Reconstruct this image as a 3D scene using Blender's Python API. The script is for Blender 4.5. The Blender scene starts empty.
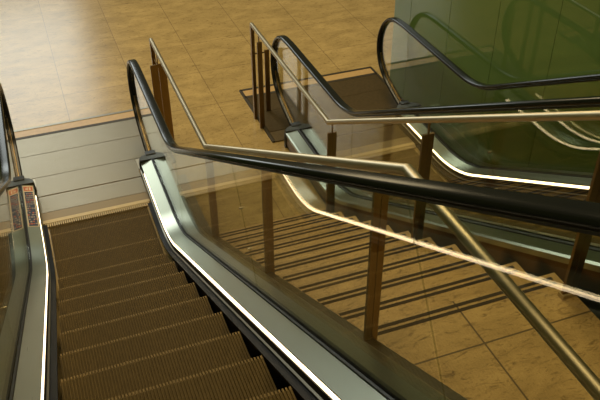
import bpy, bmesh, math, random
from math import sin, cos, tan, pi, radians, sqrt, atan2
from mathutils import Vector, Matrix
random.seed(7)
S = bpy.context.scene
COL = S.collection
TH = radians(29.74); T = tan(TH)

# ------------------------------------------------------------------ materials
def mat(name, base, rough=.5, metal=0., spec=.5, coat=0., emit=None, es=0., noise=None, bump=0., nscale=8., aniso=0.):
    m = bpy.data.materials.new(name); m.use_nodes = True
    nt = m.node_tree; b = nt.nodes['Principled BSDF']
    b.inputs['Base Color'].default_value = (*base, 1); b.inputs['Roughness'].default_value = rough
    b.inputs['Metallic'].default_value = metal; b.inputs['Specular IOR Level'].default_value = spec
    b.inputs['Coat Weight'].default_value = coat; b.inputs['Coat Roughness'].default_value = .02
    if emit:
        b.inputs['Emission Color'].default_value = (*emit, 1); b.inputs['Emission Strength'].default_value = es
    tc = nt.nodes.new('ShaderNodeTexCoord')
    if noise:
        n = nt.nodes.new('ShaderNodeTexNoise'); n.inputs['Scale'].default_value = nscale; n.inputs['Detail'].default_value = 6
        nt.links.new(tc.outputs['Object'], n.inputs['Vector'])
        r = nt.nodes.new('ShaderNodeValToRGB'); r.color_ramp.elements[0].position = .3; r.color_ramp.elements[1].position = .7
        r.color_ramp.elements[0].color = (*noise, 1); r.color_ramp.elements[1].color = (*base, 1)
        nt.links.new(n.outputs['Fac'], r.inputs['Fac']); nt.links.new(r.outputs['Color'], b.inputs['Base Color'])
        if bump:
            bp = nt.nodes.new('ShaderNodeBump'); bp.inputs['Strength'].default_value = bump; bp.inputs['Distance'].default_value = .002
            nt.links.new(n.outputs['Fac'], bp.inputs['Height']); nt.links.new(bp.outputs['Normal'], b.inputs['Normal'])
    return m

def brushed(name, base, rough, scale=(400, 3, 3), var=.12):
    """metal with fine lengthwise grain in roughness"""
    m = mat(name, base, rough, 1.0); nt = m.node_tree; b = nt.nodes['Principled BSDF']
    tc = nt.nodes.new('ShaderNodeTexCoord'); mp = nt.nodes.new('ShaderNodeMapping'); mp.inputs['Scale'].default_value = scale
    n = nt.nodes.new('ShaderNodeTexNoise'); n.inputs['Scale'].default_value = 1; n.inputs['Detail'].default_value = 3
    mr = nt.nodes.new('ShaderNodeMapRange'); mr.inputs['To Min'].default_value = rough - var; mr.inputs['To Max'].default_value = rough + var
    nt.links.new(tc.outputs['Object'], mp.inputs['Vector']); nt.links.new(mp.outputs['Vector'], n.inputs['Vector'])
    nt.links.new(n.outputs['Fac'], mr.inputs['Value']); nt.links.new(mr.outputs['Result'], b.inputs['Roughness'])
    return m

def stone(name, light, dark, joint=None, off=(0, 0), tile=.815, rough=.28, jw=.004, row=None, extra=None, grit=.75):
    m = bpy.data.materials.new(name); m.use_nodes = True; nt = m.node_tree; b = nt.nodes['Principled BSDF']; L = nt.links.new
    tc = nt.nodes.new('ShaderNodeTexCoord')
    def noise(sc, det, ro=.6, stretch=None, dist=0.):
        n = nt.nodes.new('ShaderNodeTexNoise'); n.inputs['Scale'].default_value = sc; n.inputs['Detail'].default_value = det
        n.inputs['Roughness'].default_value = ro; n.inputs['Distortion'].default_value = dist
        if stretch:
            mp = nt.nodes.new('ShaderNodeMapping'); mp.inputs['Scale'].default_value = stretch; mp.inputs['Rotation'].default_value = (0, 0, .5)
            L(tc.outputs['Object'], mp.inputs['Vector']); L(mp.outputs['Vector'], n.inputs['Vector'])
        else: L(tc.outputs['Object'], n.inputs['Vector'])
        return n
    def ramp(src, p0, c0, p1, c1):
        r = nt.nodes.new('ShaderNodeValToRGB'); e = r.color_ramp.elements
        e[0].position = p0; e[0].color = (*c0, 1); e[1].position = p1; e[1].color = (*c1, 1); L(src, r.inputs['Fac']); return r
    def mix(mode, fac, a, c):
        x = nt.nodes.new('ShaderNodeMix'); x.data_type = 'RGBA'; x.blend_type = mode
        if isinstance(fac, float): x.inputs[0].default_value = fac
        else: L(fac, x.inputs[0])
        for s, i in ((a, 6), (c, 7)):
            if isinstance(s, tuple): x.inputs[i].default_value = (*s, 1)
            else: L(s, x.inputs[i])
        return x.outputs[2]
    cloud = ramp(noise(2.2, 8, .65, (1, 2.2, 1), .6).outputs['Fac'], .32, dark, .68, light)
    veins = ramp(noise(14, 7, .7, (1, 2.6, 1), 1.2).outputs['Fac'], .32, (.36, .32, .25), .47, (1, 1, 1))
    fleck = ramp(noise(70, 3, .6).outputs['Fac'], .32, (.55, .5, .42), .42, (1, 1, 1))
    c = mix('MULTIPLY', grit, cloud.outputs['Color'], veins.outputs['Color'])
    c = mix('MULTIPLY', .6, c, fleck.outputs['Color'])
    if joint:
        mp = nt.nodes.new('ShaderNodeMapping'); mp.inputs['Location'].default_value = (-off[0], -off[1], 0)
        L(tc.outputs['Object'], mp.inputs['Vector'])
        def brick(wd, hh):
            br = nt.nodes.new('ShaderNodeTexBrick'); br.offset = 0; br.squash = 1
            br.inputs['Scale'].default_value = 1; br.inputs['Brick Width'].default_value = wd; br.inputs['Row Height'].default_value = hh
            br.inputs['Mortar Size'].default_value = jw; br.inputs['Mortar Smooth'].default_value = .3
            br.inputs['Color1'].default_value = (1, 1, 1, 1); br.inputs['Color2'].default_value = (.90, .90, .89, 1)
            L(mp.outputs['Vector'], br.inputs['Vector']); return br
        br = brick(tile, row or tile)
        c = mix('MULTIPLY', .8, c, br.outputs['Color'])
        c = mix('MIX', br.outputs['Fac'], c, joint)
        if extra:                                # one more course line
            sp = nt.nodes.new('ShaderNodeSeparateXYZ'); L(tc.outputs['Object'], sp.inputs[0])
            cm = nt.nodes.new('ShaderNodeMath'); cm.operation = 'COMPARE'; L(sp.outputs['Y'], cm.inputs[0])
            cm.inputs[1].default_value = extra; cm.inputs[2].default_value = jw*.9
            c = mix('MIX', cm.outputs[0], c, joint)
    L(c, b.inputs['Base Color']); b.inputs['Roughness'].default_value = rough
    return m

def glass(name, tint, rough=0.0, ior=1.5):
    m = bpy.data.materials.new(name); m.use_nodes = True; nt = m.node_tree; nt.nodes.clear(); L = nt.links.new
    o = nt.nodes.new('ShaderNodeOutputMaterial'); mx = nt.nodes.new('ShaderNodeMixShader'); fr = nt.nodes.new('ShaderNodeFresnel')
    ge = nt.nodes.new('ShaderNodeNewGeometry'); im = nt.nodes.new('ShaderNodeMix'); im.data_type = 'FLOAT'   # same reflectance from either face of the pane
    im.inputs[2].default_value = ior; im.inputs[3].default_value = 1/ior; L(ge.outputs['Backfacing'], im.inputs[0]); L(im.outputs[0], fr.inputs['IOR'])
    t = nt.nodes.new('ShaderNodeBsdfTransparent'); t.inputs['Color'].default_value = (*tint, 1)
    g = nt.nodes.new('ShaderNodeBsdfGlossy'); g.inputs['Roughness'].default_value = rough; g.inputs['Color'].default_value = (1, 1, 1, 1)
    L(fr.outputs['Fac'], mx.inputs['Fac']); L(t.outputs[0], mx.inputs[1]); L(g.outputs[0], mx.inputs[2]); L(mx.outputs[0], o.inputs['Surface'])
    return m

M = {}
M['floor'] = stone('honey_stone_floor', (.55, .39, .155), (.36, .25, .095), joint=(.22, .145, .065), off=(-.03, 3.665-1.64*4), rough=.24, row=1.64, extra=2.85)
M['stair'] = stone('honey_stone_stair', (.68, .44, .155), (.40, .25, .08), rough=.45, grit=1.0)
M['landing'] = stone('honey_stone_landing', (.68, .44, .155), (.40, .25, .08), grit=1.0, joint=(.13, .08, .03), off=(-.04, -3.151-1.3*3), tile=2.4, row=1.3, rough=.45, jw=.005)
M['strip'] = mat('dark_grip_strip', (.035, .022, .010), .8)
M['steel'] = brushed('satin_steel', (.37, .39, .31), .30, var=.05)
M['steel_dark'] = brushed('dark_steel', (.22, .20, .15), .38)
M['plate'] = brushed('ribbed_aluminium', (.38, .335, .25), .42, (3, 300, 3))
M['plate_no_glare'] = mat('ribbed_plate_no_glare', (.150, .105, .045), .45, .3, noise=(.115, .08, .034), nscale=30)  # copy of the ribbed landing plate, its missing glare put into a browner colour
M['carrier'] = mat('tan_comb_carrier', (.23, .165, .075), .45, .3)
M['comb'] = mat('cream_comb', (.50, .37, .17), .45, .2)
M['rubber'] = mat('black_rubber', (.010, .011, .008), .24, 0, .4, noise=(.008, .009, .008), nscale=20)
M['gasket'] = mat('black_gasket', (.012, .013, .011), .5)
M['skirt'] = mat('black_skirt', (.005, .005, .004), .5, .0, .12)
M['step'] = mat('bronze_step', (.100, .064, .015), .6, 0, .12, noise=(.082, .052, .011), nscale=25)
M['nose'] = mat('worn_step_edge', (.18, .118, .034), .55, 0, .2)
M['step_side'] = mat('dark_step_body', (.03, .022, .012), .6)
M['bronze'] = brushed('bronze_bar', (.27, .178, .075), .38, (3, 3, 300))
M['tube'] = brushed('satin_tube', (.50, .42, .28), .42, (2, 2, 2), .02)
M['glass'] = glass('balustrade_glass', (.90, .91, .84))
M['light'] = mat('skirt_light', (.9, .8, .7), .5, emit=(1.0, .77, .47), es=6.0)
M['wall'] = mat('green_glass_cladding', (.125, .205, .055), .5, 0, 0., coat=1.0, noise=(.112, .184, .048), nscale=1.2)
M['seam'] = mat('brown_seam', (.075, .060, .018), .5)
M['fascia'] = brushed('reflection_brown_fascia', (.13, .08, .032), .32)  # brown reflection of the stair treads put into the base colour
M['grey_panel'] = mat('grey_panel', (.026, .030, .022), .35, .2)
M['orange_strip'] = mat('orange_stone_border', (.58, .38, .16), .4, noise=(.50, .32, .13), nscale=20)
M['stk_cream'] = mat('sticker_cream', (.75, .60, .40), .4)
M['stk_red'] = mat('sticker_red', (.60, .13, .04), .4)
M['stk_blue'] = mat('sticker_blue', (.025, .035, .075), .5)
M['stk_mark'] = mat('sticker_marks', (.42, .33, .26), .4)
M['cap'] = mat('dark_cap', (.06, .058, .042), .35, .6)
M['border_dark'] = mat('dark_border_bar', (.045, .034, .018), .55, .2)
M['clip'] = mat('dark_clip', (.03, .03, .028), .4, .5)

# ------------------------------------------------------------------ mesh helpers
def link(name, bm, m, parent=None, smooth=False, **props):
    me = bpy.data.meshes.new(name); bmesh.ops.recalc_face_normals(bm, faces=bm.faces)
    if smooth:
        for f in bm.faces: f.smooth = True
    bm.to_mesh(me); bm.free(); o = bpy.data.objects.new(name, me); COL.objects.link(o)
    if isinstance(m, (list, tuple)):
        for x in m: me.materials.append(x)
    else: me.materials.append(m)
    if parent: o.parent = parent; o.matrix_parent_inverse = Matrix.Identity(4)
    for k, v in props.items(): o[k] = v
    return o

def empty(name, loc, **props):
    o = bpy.data.objects.new(name, None); COL.objects.link(o); o.location = loc
    for k, v in props.items(): o[k] = v
    return o

def box(bm, a, b, mi=0):
    x0, y0, z0 = a; x1, y1, z1 = b
    v = [bm.verts.new(p) for p in ((x0,y0,z0),(x1,y0,z0),(x1,y1,z0),(x0,y1,z0),(x0,y0,z1),(x1,y0,z1),(x1,y1,z1),(x0,y1,z1))]
    for f in ((0,3,2,1),(4,5,6,7),(0,1,5,4),(1,2,6,5),(2,3,7,6),(3,0,4,7)):
        fc = bm.faces.new([v[i] for i in f]); fc.material_index = mi
    return v

def bbox_bevel(bm, w, seg=2):
    bmesh.ops.bevel(bm, geom=bm.edges[:], offset=w, segments=seg, affect='EDGES', profile=.5)

def path(z0, yk, Rr, yfar, ynear, n=18):
    """(y,z) polyline: level at z0 from yfar, smooth bend of radius Rr at yk, then rising towards -y"""
    t = Rr*tan(TH/2); pts = [(yfar, z0)]
    cy, cz = yk+t, z0+Rr
    if cy < yfar: pts.append((cy, z0))
    for i in range(1, n+1):
        a = TH*i/n; pts.append((cy-Rr*sin(a), cz-Rr*cos(a)))
    pts.append((ynear, z0+(yk-ynear)*T))
    return pts

def normals(p):
    out = []
    for i in range(len(p)):
        a = p[max(i-1, 0)]; b = p[min(i+1, len(p)-1)]
        if 0 < i < len(p)-1:
            d1 = (p[i][0]-a[0], p[i][1]-a[1]); d2 = (b[0]-p[i][0], b[1]-p[i][1])
            l1 = math.hypot(*d1) or 1; l2 = math.hypot(*d2) or 1
            d = (d1[0]/l1+d2[0]/l2, d1[1]/l1+d2[1]/l2)
        else: d = (b[0]-a[0], b[1]-a[1])
        l = math.hypot(*d) or 1; out.append((d[1]/l, -d[0]/l))   # travelling towards -y: normal points up
    return out

def sweep(bm, p, sec, x0=0., sx=1., mi=0):
    """sweep a closed section [(x,n)...] along the (y,z) path"""
    nn = normals(p); rings = []
    for (y, z), (ny, nz) in zip(p, nn):
        rings.append([bm.verts.new((x0+sx*x, y+n*ny, z+n*nz)) for x, n in sec])
    k = len(sec)
    for a, b in zip(rings, rings[1:]):
        for i in range(k):
            f = bm.faces.new((a[i], a[(i+1) % k], b[(i+1) % k], b[i])); f.material_index = mi
    for r in (rings[0], rings[-1]):
        f = bm.faces.new(r); f.material_index = mi
    return rings

def tube3(bm, pts, r, seg=14):
    """round tube through 3-D points (mitred bends)"""
    P = [Vector(p) for p in pts]; rings = []
    for i, p in enumerate(P):
        d1 = (P[i]-P[i-1]).normalized() if i else (P[1]-P[0]).normalized()
        d2 = (P[i+1]-P[i]).normalized() if i < len(P)-1 else d1
        d = (d1+d2).normalized(); k = 1/max(.3, d.dot(d2))
        u = Vector((1, 0, 0)); u = (u-d*u.dot(d)).normalized(); w = d.cross(u)
        rings.append([bm.verts.new(p+u*r*cos(2*pi*j/seg)+w*r*k*sin(2*pi*j/seg)) for j in range(seg)])
    for a, b in zip(rings, rings[1:]):
        for j in range(seg): bm.faces.new((a[j], a[(j+1) % seg], b[(j+1) % seg], b[j]))
    bm.faces.new(rings[0]); bm.faces.new(rings[-1])

def cyl(bm, c0, c1, r, seg=12):
    a = Vector(c0); b = Vector(c1); d = (b-a).normalized()
    u = d.orthogonal().normalized(); w = d.cross(u); R = []
    for p in (a, b): R.append([bm.verts.new(p+u*r*cos(2*pi*j/seg)+w*r*sin(2*pi*j/seg)) for j in range(seg)])
    for j in range(seg): bm.faces.new((R[0][j], R[0][(j+1) % seg], R[1][(j+1) % seg], R[1][j]))
    bm.faces.new(R[0]); bm.faces.new(R[1])

# ------------------------------------------------------------------ floor + wall
bm = bmesh.new(); box(bm, (-9, -8, -.30), (11, 16, -.012))
link('floor', bm, M['floor'], kind='structure')

WX, WY = 3.62, 1.71
bm = bmesh.new()
ys = [WY, 1.34, .56, -.22, -1.0, -1.78, -2.56, -3.34, -4.12, -4.9, -5.68, -6.46]
for a, b in zip(ys, ys[1:]):
    box(bm, (WX, b+.003, -.012), (WX+.03, a-.003, 4.6), 0)
box(bm, (WX+.010, ys[-1], -.012), (WX+.20, WY-.004, 4.6), 1)
link('wall_right', bm, [M['wall'], M['seam']], kind='structure')
LX = -.84
bm = bmesh.new()
for a, b in zip(ys, ys[1:]):
    box(bm, (LX-.03, b+.003, -.012), (LX, a-.003, 4.6), 0)
box(bm, (LX-.20, ys[-1], -.012), (LX-.010, WY-.004, 4.6), 1)
link('wall_left', bm, [M['wall'], M['seam']], kind='structure')

# ------------------------------------------------------------------ escalator
YNEAR = -6.3
ZD, YD = .153, -.35                    # deck edge line
NOSE0 = -.29
def nose(y):                            # height of the step band
    Rr = 1.2; t = Rr*tan(radians(15)); cy = NOSE0+t
    if y >= cy: return 0.
    if y > cy-Rr*sin(radians(30)): return Rr-sqrt(Rr*Rr-(cy-y)**2)
    return (NOSE0-y)*tan(radians(30))

LOOP = [(.965, .10), (1.18, .165), (1.39, .24), (1.535, .335), (1.62, .46), (1.645, .61), (1.61, .76), (1.515, .90), (1.36, 1.00), (1.10, 1.03)]
def smooth(P, n=5):
    """Catmull-Rom through the points"""
    out = []
    for i in range(len(P)-1):
        a, b, c, d = P[max(i-1, 0)], P[i], P[i+1], P[i+2] if i+2 < len(P) else (P[i+1][0]*2-P[i][0], P[i+1][1])
        for k in range(n):
            t = k/n; out.append(tuple(.5*(2*b[j]+(c[j]-a[j])*t+(2*a[j]-5*b[j]+4*c[j]-d[j])*t*t+(3*b[j]-a[j]-3*c[j]+d[j])*t**3) for j in (0, 1)))
    return out+[P[-1]]
NEWEL = smooth(LOOP)
def handrail_path(yk=-.34, z0=1.03, Rr=.95):
    """from the deck end, round the newel, along the level and up the slope"""
    return NEWEL+path(z0, yk, Rr, 1.05, YNEAR)

def rrect(w, h, r, n=4, cx=0, cy=0):
    out = []
    for sx, sy, a0 in ((1, 1, 0), (-1, 1, pi/2), (-1, -1, pi), (1, -1, 3*pi/2)):
        for i in range(n+1):
            a = a0+pi/2*i/n; out.append((cx+sx*(w/2-r)+r*cos(a), cy+sy*(h/2-r)+r*sin(a)))
    return out

def seam_cut(s):
    """points of a joint line square to the slope: foot on the deck, head under the handrail, for slope positions s<YD"""
    zb = ZD+.02+(YD-s)*T
    n = (sin(TH), cos(TH)); h = .80
    return (s, zb), (s+n[0]*h, zb+n[1]*h)

def make_balustrade(root, cx, s, deck_mat, stickers=False):
    """s=+1: the +x side. Sections are in x measured outwards from the escalator centre"""
    dp = path(ZD, YD, 1.3, .868, YNEAR, 22)
    bm = bmesh.new()
    # inner deck plate and outer deck plate (satin steel), folded sections
    sweep(bm, dp, [(.508, -.006), (.508, .002), (.612, .026), (.612, .018)], cx, s, 0)
    sweep(bm, dp, [(.660, .016), (.660, .026), (.772, .022), (.785, .012), (.785, -.02), (.775, -.02), (.775, .008)], cx, s, 0)
    # dark body under the plates, side band painted in the brown reflection of the stairs, grey side panel
    sweep(bm, dp, [(.515, -.09), (.515, -.012), (.61, .010), (.662, .010), (.77, .006), (.77, -.09)], cx, s, 1)
    sweep(bm, dp, [(.770, -.12), (.770, -.018), (.781, -.018), (.781, -.12)], cx, s, 2)
    body = link('balustrade', bm, [deck_mat, M['gasket'], M['fascia']], root)
    # side cladding down to the floor
    bm = bmesh.new(); lo = []
    pts = dp
    for y, z in pts: lo.append((y, max(-.01, z-.62)))
    for xa, xb in ((.755, .768),):
        ra = [[bm.verts.new((cx+s*x, y, z-.10)), bm.verts.new((cx+s*x, y2, z2))] for x in (xa, xb) for (y, z), (y2, z2) in zip(pts, lo)]
        n = len(pts); A, B = ra[:n], ra[n:]
        for i in range(n-1):
            bm.faces.new((A[i][0], A[i+1][0], A[i+1][1], A[i][1])); bm.faces.new((B[i][0], B[i][1], B[i+1][1], B[i+1][0]))
            bm.faces.new((A[i][0], B[i][0], B[i+1][0], A[i+1][0])); bm.faces.new((A[i][1], A[i+1][1], B[i+1][1], B[i][1]))
        bm.faces.new((A[0][0], A[0][1], B[0][1], B[0][0])); bm.faces.new((A[-1][0], B[-1][0], B[-1][1], A[-1][1]))
    link('side_cladding', bm, M['grey_panel'], body)
    # rubber joint that holds the glass
    bm = bmesh.new()
    sweep(bm, dp, [(.614, .008), (.614, .034), (.624, .036), (.624, .010)], cx, s)
    sweep(bm, dp, [(.640, .010), (.640, .036), (.658, .032), (.658, .008)], cx, s)
    link('glazing_gasket', bm, M['gasket'], body)
    # skirt with brush strip
    sp = path(ZD, YD, 1.3, .93, YNEAR, 22); lp = path(ZD, YD, 1.3, .70, YNEAR, 22)
    bm = bmesh.new()
    sweep(bm, sp, [(.502, -.034), (.515, -.034), (.515, -.30), (.502, -.30)], cx, s, 0)
    sweep(bm, sp, [(.492, -.082), (.492, -.076), (.503, -.072), (.503, -.080)], cx, s, 1)
    sweep(bm, [(y, z-.10) for y, z in path(ZD, YD, 1.3, .34, YNEAR, 22)], [(.458, -.018), (.458, -.008), (.503, -.002), (.503, -.02)], cx, s, 0)
    link('skirt', bm, [M['skirt'], M['steel_dark']], body)
    bm = bmesh.new(); sweep(bm, lp, [(.507, -.010), (.513, -.010), (.513, -.028), (.504, -.028)], cx, s)
    link('light_strip', bm, M['light'], body)
    # end cap of the deck: a low chamfered nose
    bm = bmesh.new()
    prof = [(.495, .78), (.495, .90), (.53, .955), (.60, .985), (.67, .985), (.74, .955), (.79, .90), (.79, .858)]
    top = [(.505, .858), (.505, .90), (.537, .940), (.60, .965), (.67, .965), (.732, .940), (.78, .90), (.78, .858)]
    prof[0] = (.495, .858)
    lo_ = [bm.verts.new((cx+s*x, y, -.01)) for x, y in prof]; mi_ = [bm.verts.new((cx+s*x, y, .14)) for x, y in prof]
    hi_ = [bm.verts.new((cx+s*x, y, .186)) for x, y in top]
    for a, b in ((lo_, mi_), (mi_, hi_)):
        for i in range(len(a)): j = (i+1) % len(a); bm.faces.new((a[i], a[j], b[j], b[i]))
    bm.faces.new(lo_); bm.faces.new(hi_)
    link('end_cap', bm, M['cap'], body)
    # handrail
    hp = handrail_path()
    bm = bmesh.new(); sweep(bm, hp, rrect(.080, .036, .017, 4, .632, -.004), cx, s)
    link('handrail', bm, M['rubber'], body, smooth=True)
    # guide rail under the rubber and inner face of the newel
    bm = bmesh.new(); sweep(bm, hp[len(NEWEL)-8:], [(.620, -.022), (.644, -.022), (.644, -.034), (.620, -.034)], cx, s)
    link('handrail_guide', bm, M['gasket'], body)
    bm = bmesh.new(); sweep(bm, hp[1:22], [(.624, -.022), (.640, -.022), (.640, -.034), (.624, -.034)], cx, s)
    link('handrail_guide', bm, M['bronze'], body)
    # clip where the handrail goes into the deck
    bm = bmesh.new(); box(bm, (cx+s*.632-.055, .93, .165), (cx+s*.632+.055, 1.0, .195)); bbox_bevel(bm, .008)
    link('handrail_inlet', bm, M['clip'], body)
    # glass panels
    top_all = [(y+ny*-.034, z+nz*-.034) for (y, z), (ny, nz) in zip(hp, normals(hp))]
    cuts = [-.43, -2.62, -4.48]
    def panel(outline):
        bm = bmesh.new(); g = []
        for x in (.627, .637): g.append([bm.verts.new((cx+s*x, y, z)) for y, z in outline])
        n = len(outline)
        for i in range(n): bm.faces.new((g[0][i], g[0][(i+1) % n], g[1][(i+1) % n], g[1][i]))
        for r in g: bm.faces.new(r)
        bmesh.ops.triangulate(bm, faces=[f for f in bm.faces if len(f.verts) > 4])
        link('glass_panel', bm, M['glass'], body)
    dpt = [(y, z+.015) for y, z in dp]
    def deck_z(y):
        for (a, b), (c, d) in zip(dpt, dpt[1:]):
            if c <= y <= a: return b+(d-b)*(a-y)/(a-c)
        return dpt[-1][1]
    def top_z(y):
        q = path(1.03, -.34, .95, 1.10, YNEAR)
        for (a, b), (c, d) in zip(q, q[1:]):
            if c <= y <= a: return b+(d-b)*(a-y)/(a-c)-.036
        return q[-1][1]
    def seg_pts(f, a, b, n=10):
        return [(a+(b-a)*i/n, f(a+(b-a)*i/n)) for i in range(n+1)]
    # newel panel
    t_top = top_all[2:len(NEWEL)-1]
    out = [(.90, .17)] + t_top + seg_pts(top_z, 1.06, -.43) + seg_pts(deck_z, -.43, .86)
    panel(out)
    feet = [(-.43, -.43)]
    for c in (-2.62, -4.48): feet.append((c, c+.80*sin(TH)))
    feet.append((YNEAR, YNEAR))
    for (f0, h0), (f1, h1) in zip(feet, feet[1:]):
        panel(seg_pts(top_z, h0-.004, h1+.004, 14)+seg_pts(deck_z, f1+.004, f0-.004, 14))
    # joint clamps between the panes
    for f, h in feet[1:-2]:
        for k in (.35, .66):
            yy = f+(h-f)*k; zz = deck_z(f)+(top_z(h)-deck_z(f))*k
            bm = bmesh.new(); cyl(bm, (cx+s*.622, yy, zz), (cx+s*.642, yy, zz), .006, 10)
            link('glass_clamp', bm, M['tube'], body)
    if stickers:
        for xa, xb, hh in ((.516, .606, .006), (.668, .768, .0)):
            for i, (ya, yb, mk) in enumerate(((.845, .745, 'top'), (.745, .19, 'text'))):
                bm = bmesh.new()
                zf = lambda x: ZD+(.002+(x-.508)*.2308 if x < .62 else .0275-(x-.66)*.036)+.0015
                def quad(x0, x1, y0, y1, up, mi):
                    c = [bm.verts.new((cx+s*x, y, zf(x)+up)) for x, y in ((x0, y0), (x1, y0), (x1, y1), (x0, y1))]
                    d = [bm.verts.new((v.co.x, v.co.y, v.co.z-.001)) for v in c]
                    for fidx in (c, d[::-1]):
                        f = bm.faces.new(fidx); f.material_index = mi
                    for q in range(4):
                        f = bm.faces.new((c[q], d[q], d[(q+1) % 4], c[(q+1) % 4])); f.material_index = mi
                quad(xa, xb, ya, yb, 0, 0)
                if mk == 'top':
                    quad(xa+.006, xb-.006, ya-.022, yb+.012, .001, 1)
                    w = xb-xa
                    quad(xa+w*.25, xa+w*.42, ya-.032, yb+.022, .002, 0); quad(xa+w*.52, xa+w*.60, ya-.032, yb+.022, .002, 0)
                    quad(xa+w*.60, xa+w*.76, ya-.050, yb+.030, .002, 0)
                    link('warning_label', bm, [M['stk_cream'], M['stk_red'], M['stk_mark']], body, label='cream label with red warning pictograms')
                else:
                    quad(xa+.009, xb-.009, ya-.006, yb+.008, .001, 1)
                    y = ya-.03
                    while y > yb+.03:
                        x = xa+.012
                        while x < xb-.018:
                            wv = random.uniform(.006, .016)
                            if random.random() < .72: quad(x, min(x+wv, xb-.01), y, y-random.uniform(.010, .020), .002, random.choice((2, 2, 3)))
                            x += wv+.006
                        y -= .034
                    link('instruction_label', bm, [M['stk_cream'], M['stk_blue'], M['stk_mark'], M['stk_red']], body, label='dark blue instruction label covered in small pale lettering')
    return body

def step_mesh():
    """one step: cleated tread 0.96 m wide, origin at the nosing, tread towards -y, cleated riser under the nosing"""
    bm = bmesh.new(); pitch = .0149; n = 60; w = n*pitch; sec = []
    for i in range(n):
        x = -w/2+i*pitch
        sec += [(x, -.006), (x+pitch*.25, -.006), (x+pitch*.38, 0), (x+pitch*.87, 0)]
    sec += [(w/2, 0), (w/2, -.04), (-w/2, -.04)]
    a = [bm.verts.new((x, 0 if z == 0 else -.013, z)) for x, z in sec]; c = [bm.verts.new((x, -.016, z)) for x, z in sec]; b = [bm.verts.new((x, -.390, z)) for x, z in sec]
    k = len(sec)
    for i in range(k):
        j = (i+1) % k
        f = bm.faces.new((a[i], a[j], c[j], c[i])); f.material_index = 2
        bm.faces.new((c[i], c[j], b[j], b[i]))
    bm.faces.new(a); bm.faces.new(b[::-1])
    # riser
    box(bm, (-w/2, -.03, -.235), (w/2, -.012, -.03), 1)
    box(bm, (-w/2, -.38, -.20), (-w/2+.012, -.03, -.03), 1); box(bm, (w/2-.012, -.38, -.20), (w/2, -.03, -.03), 1)
    me = bpy.data.meshes.new('step'); bmesh.ops.recalc_face_normals(bm, faces=bm.faces); bm.to_mesh(me); bm.free()
    me.materials.append(M['step']); me.materials.append(M['step_side']); me.materials.append(M['nose'])
    return me
STEP = step_mesh()

def make_escalator(cx, label, plate_mat, comb_mat, stickers, frame_x):
    root = empty('escalator', (0, 0, 0), label=label, category='escalator')
    y = -1.70+.388*5
    first = None
    while y > YNEAR+.3:
        o = bpy.data.objects.new('step', STEP) if first is None else first.copy()
        if first is None: first = o
        COL.objects.link(o); o.parent = root; o.location = (cx, y, nose(y)); y -= .388
    # part step running under the comb
    o = first.copy(); COL.objects.link(o); o.parent = root; o.location = (cx, .50, -.003)
    # landing plates between the deck ends and the floor border
    x0, x1 = frame_x
    bounds = [(2.0, 1.63), (1.622, 1.20), (1.192, .866), (.85, .59)]
    for i, (a, b) in enumerate(bounds):
        bm = bmesh.new()
        xa, xb = (x0+.02, x1-.02) if a > 1.05 else (cx-.492, cx+.492)
        if i == 2: xa, xb = cx-.492, cx+.492; 
        n = max(2, int((a-b)/.012))
        for k in range(n):                       # ribs across the plate
            ya = a-(a-b)*k/n; yb = a-(a-b)*(k+.62)/n
            box(bm, (xa, yb, -.004), (xb, ya, .004))
        box(bm, (xa, b+.002, -.012), (xb, a-.001, .001))
        link('landing_plate', bm, plate_mat, root)
    for sd in (-1, 1):                            # plate shoulders beside the deck ends
        bm = bmesh.new(); xa, xb = sorted((cx+sd*.495, x1-.02 if sd > 0 else x0+.02)); box(bm, (xa, 1.0, -.012), (xb, 1.19, .003))
        link('landing_plate', bm, plate_mat, root)
    bm = bmesh.new(); box(bm, (cx-.495, .455, -.012), (cx+.495, .583, .006)); link('comb_carrier', bm, M['carrier'], root)
    bm = bmesh.new(); box(bm, (cx-.492, .41, -.002), (cx+.492, .455, .012))
    for k in range(50):
        x = cx-.48+.0192*(k+.5); box(bm, (x-.0055, .355, -.004), (x+.0055, .41, .010))
    link('comb_plate', bm, comb_mat, root)
    # border: two steel bars with a band between them
    for ya, yb in ((2.172, 2.208), (1.995, 2.038)):
        bm = bmesh.new(); box(bm, (x0, ya, -.012), (x1, yb, .006)); link('border_bar', bm, M['steel_dark'] if cx < 1 and ya > 2.1 else M['border_dark'], root)
    bm = bmesh.new(); box(bm, (x0, 2.035, -.012), (x1, 2.175, .002)); link('border_band', bm, M['orange_strip'], root)
    for x in (x0, x1):
        bm = bmesh.new(); box(bm, (x-.015, 1.0, -.012), (x+.015, 2.205, .006)); link('edge_bar', bm, M['border_dark'], root)
    # inner skirts in front of the comb
    make_balustrade(root, cx, -1, M['steel'], stickers)
    make_balustrade(root, cx, 1, M['steel'])
    return root
make_escalator(0., 'bronze-stepped escalator in the foreground with blue instruction labels on its left deck', M['plate'], M['comb'], True, (-.82, .86))
make_escalator(2.80, 'escalator between the stone stairs and the green wall with landing plate coloured dark brown for lack of glare', M['plate_no_glare'], M['comb'], False, (1.93, 3.60))

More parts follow.
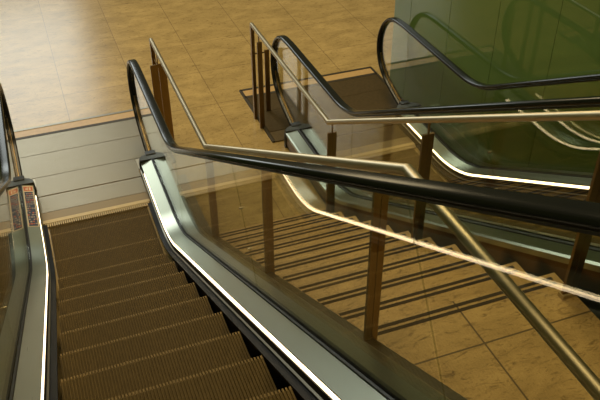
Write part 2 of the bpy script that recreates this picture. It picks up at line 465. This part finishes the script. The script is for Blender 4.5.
# ------------------------------------------------------------------ staircase
NR = 11; RZ = 1.80/NR; TD = .2866; YL = -3.33
SX0, SX1 = .885, 1.945
st = empty('staircase', ((SX0+SX1)/2, -.464, 0), label='honey stone staircase between the two escalators with paired dark grip strips', category='stairs')
base = Vector(st.location)
def rel(bm): bmesh.ops.translate(bm, verts=bm.verts[:], vec=-base)
for k in range(1, NR+1):
    yn = YL+(NR-k)*TD; z = k*RZ; yb = yn-TD-.02 if k < NR else -5.6
    bm = bmesh.new(); box(bm, (SX0, yb, z-RZ-.002 if k > 1 else -.012), (SX1, yn, z)); rel(bm)
    if k == NR:
        bm.free(); bm = bmesh.new(); box(bm, (SX0, yb, z-RZ), (SX1, yn, z)); rel(bm)
        stp = link('landing', bm, M['landing'], st, label='flat landing of large stone slabs')
    else: stp = link('step', bm, M['stair'], st)
    for o_ in (.022, .056):
        bm = bmesh.new(); box(bm, (SX0+.022, yn-o_-.019, z-.002), (SX1-.035, yn-o_, z+.0015)); rel(bm); link('grip_strip', bm, M['strip'], stp)
# steel trim plates along both edges
sp = [(y, z) for y, z in path(.10, -.35, 1.3, .60, -5.6, 20)]
bm = bmesh.new(); sweep(bm, sp, [(.792, -.004), (.792, .004), (.878, .004), (.884, .0), (.884, -.30), (.876, -.30), (.876, -.004)]); rel(bm)
link('edge_trim', bm, M['steel_dark'], st)
bm = bmesh.new(); sweep(bm, path(-.12, -.35, 1.3, .60, -5.6, 20), [(1.947, -.05), (1.947, .02), (2.012, .02), (2.012, -.05)]); rel(bm)
link('edge_trim', bm, M['grey_panel'], st)

# ------------------------------------------------------------------ stair railings
def railing(x, label, barw):
    root = empty('stair_railing', (x, 0, 0), label=label, category='railing')
    zt = 1.096; yk = -.52; y2 = -3.666; z2 = zt+(yk-y2)*T; r = .021
    bm = bmesh.new(); tube3(bm, [(0, 1.56, zt), (0, yk, zt), (0, y2, z2), (0, -5.5, z2)], r, 16)
    link('handrail_tube', bm, M['tube'], root, smooth=True)
    bm = bmesh.new(); box(bm, (-.018, 1.530, -.012), (.018, 1.566, zt+.012)); link('end_leg', bm, M['bronze'], root)
    def zr(y): return zt if y > yk else min(z2, zt+(yk-y)*T)
    def zfl(y):
        if y > YL+(NR-1)*TD: return 0
        if y < YL: return 1.8
        return (int((YL+NR*TD-y)/TD))*RZ
    for y, dx in ((1.33, 0), (1.64, .18), (-.60, 0), (-2.08, 0), (-3.49, 0), (-4.9, 0)):
        bw = barw
        if y > 0:
            bw = .075 if x < 1 else .052
            if x < 1: dx = .038 if y < 1.5 else -.040
            else: dx = .005 if y < 1.5 else .18
        top = None
        yy = y
        if y > 1.5 and x < 1: yy = 1.325
        if x < 1 and y > 0: top = .94
        elif y > 1.5: top = .745
        foot = zfl(y) if y > 0 or y < -3.4 else zfl(y)+.02
        f0 = foot-.012 if foot == 0 else foot
        h = (top or zr(y)-.10)
        bm = bmesh.new(); box(bm, (dx-bw/2, yy-.008, f0), (dx-.002, yy+.008, h)); box(bm, (dx+.002, yy-.008, f0), (dx+bw/2, yy+.008, h))
        box(bm, (dx-.006, yy-.005, f0), (dx+.006, yy+.005, h-.002))
        if y < 1.5: box(bm, (-.005, yy-.006, h-.04), (.005, yy+.006, zr(y)-.01)); 
        if y < 1.5 and dx: box(bm, (min(0, dx)-.004, yy-.004, h-.03), (max(0, dx), yy+.004, h-.02))
        if y > 1.5: box(bm, (min(0, dx), yy-.006, h-.03), (max(0, dx), yy+.006, h-.018)); box(bm, (-.004, min(yy, 1.55), h-.03), (.004, max(yy, 1.55), h-.018))
        p = link('post', bm, M['bronze'], root)
        if y < 0:
            bm = bmesh.new(); box(bm, (dx-bw/2-.006, y-.02, foot-.0), (dx+bw/2+.006, y+.02, foot+.025)); link('foot_socket', bm, M['comb'], p)
    return root
railing(.867, 'tube handrail with bronze flat posts on the side of the foreground escalator', .060)
railing(1.907, 'tube handrail with bronze flat posts on the side towards the green wall', .078)

# ------------------------------------------------------------------ lights
def area(name, loc, target, sx, sy, power, color):
    l = bpy.data.lights.new(name, 'AREA'); l.shape = 'RECTANGLE'; l.size = sx; l.size_y = sy; l.energy = power; l.color = color
    o = bpy.data.objects.new(name, l); COL.objects.link(o); o.location = loc
    o.rotation_euler = (Vector(target)-Vector(loc)).to_track_quat('-Z', 'Y').to_euler(); return o
area('daylight_window', (-2.8, 17, 8), (-2.8, 5, 6), 8, 7, 900, (.93, 1, .97))
area('ceiling_lamp', (1.5, 3.5, 8.5), (1.5, 3.5, 0), 5, 4, 520, (1, .80, .46))
area('ceiling_lamp', (.5, -5, 9.5), (.5, -3, 0), 5, 4, 200, (1, .80, .48))
w = bpy.data.worlds.new('World'); S.world = w; w.use_nodes = True
w.node_tree.nodes['Background'].inputs['Color'].default_value = (.32, .31, .17, 1)
w.node_tree.nodes['Background'].inputs['Strength'].default_value = .30

# ------------------------------------------------------------------ camera
cam = bpy.data.cameras.new('Camera'); co = bpy.data.objects.new('Camera', cam); COL.objects.link(co)
cam.sensor_width = 36; cam.lens = 769.18/600*36; cam.clip_start = .05
Rm = Matrix(((0.93607333, 0.21252631, -0.28035564), (-0.35179206, 0.55864403, -0.75110532), (-0.00301064, 0.80171654, 0.59769685)))
m4 = Rm.to_4x4(); m4.translation = Vector((-.2199, -5.5426, 4.362))
# the solved axes already look down -z with y up
co.matrix_world = m4
S.camera = co
S.view_settings.view_transform = 'Standard'; S.view_settings.look = 'None'; S.view_settings.gamma = 1; S.view_settings.exposure = -.10
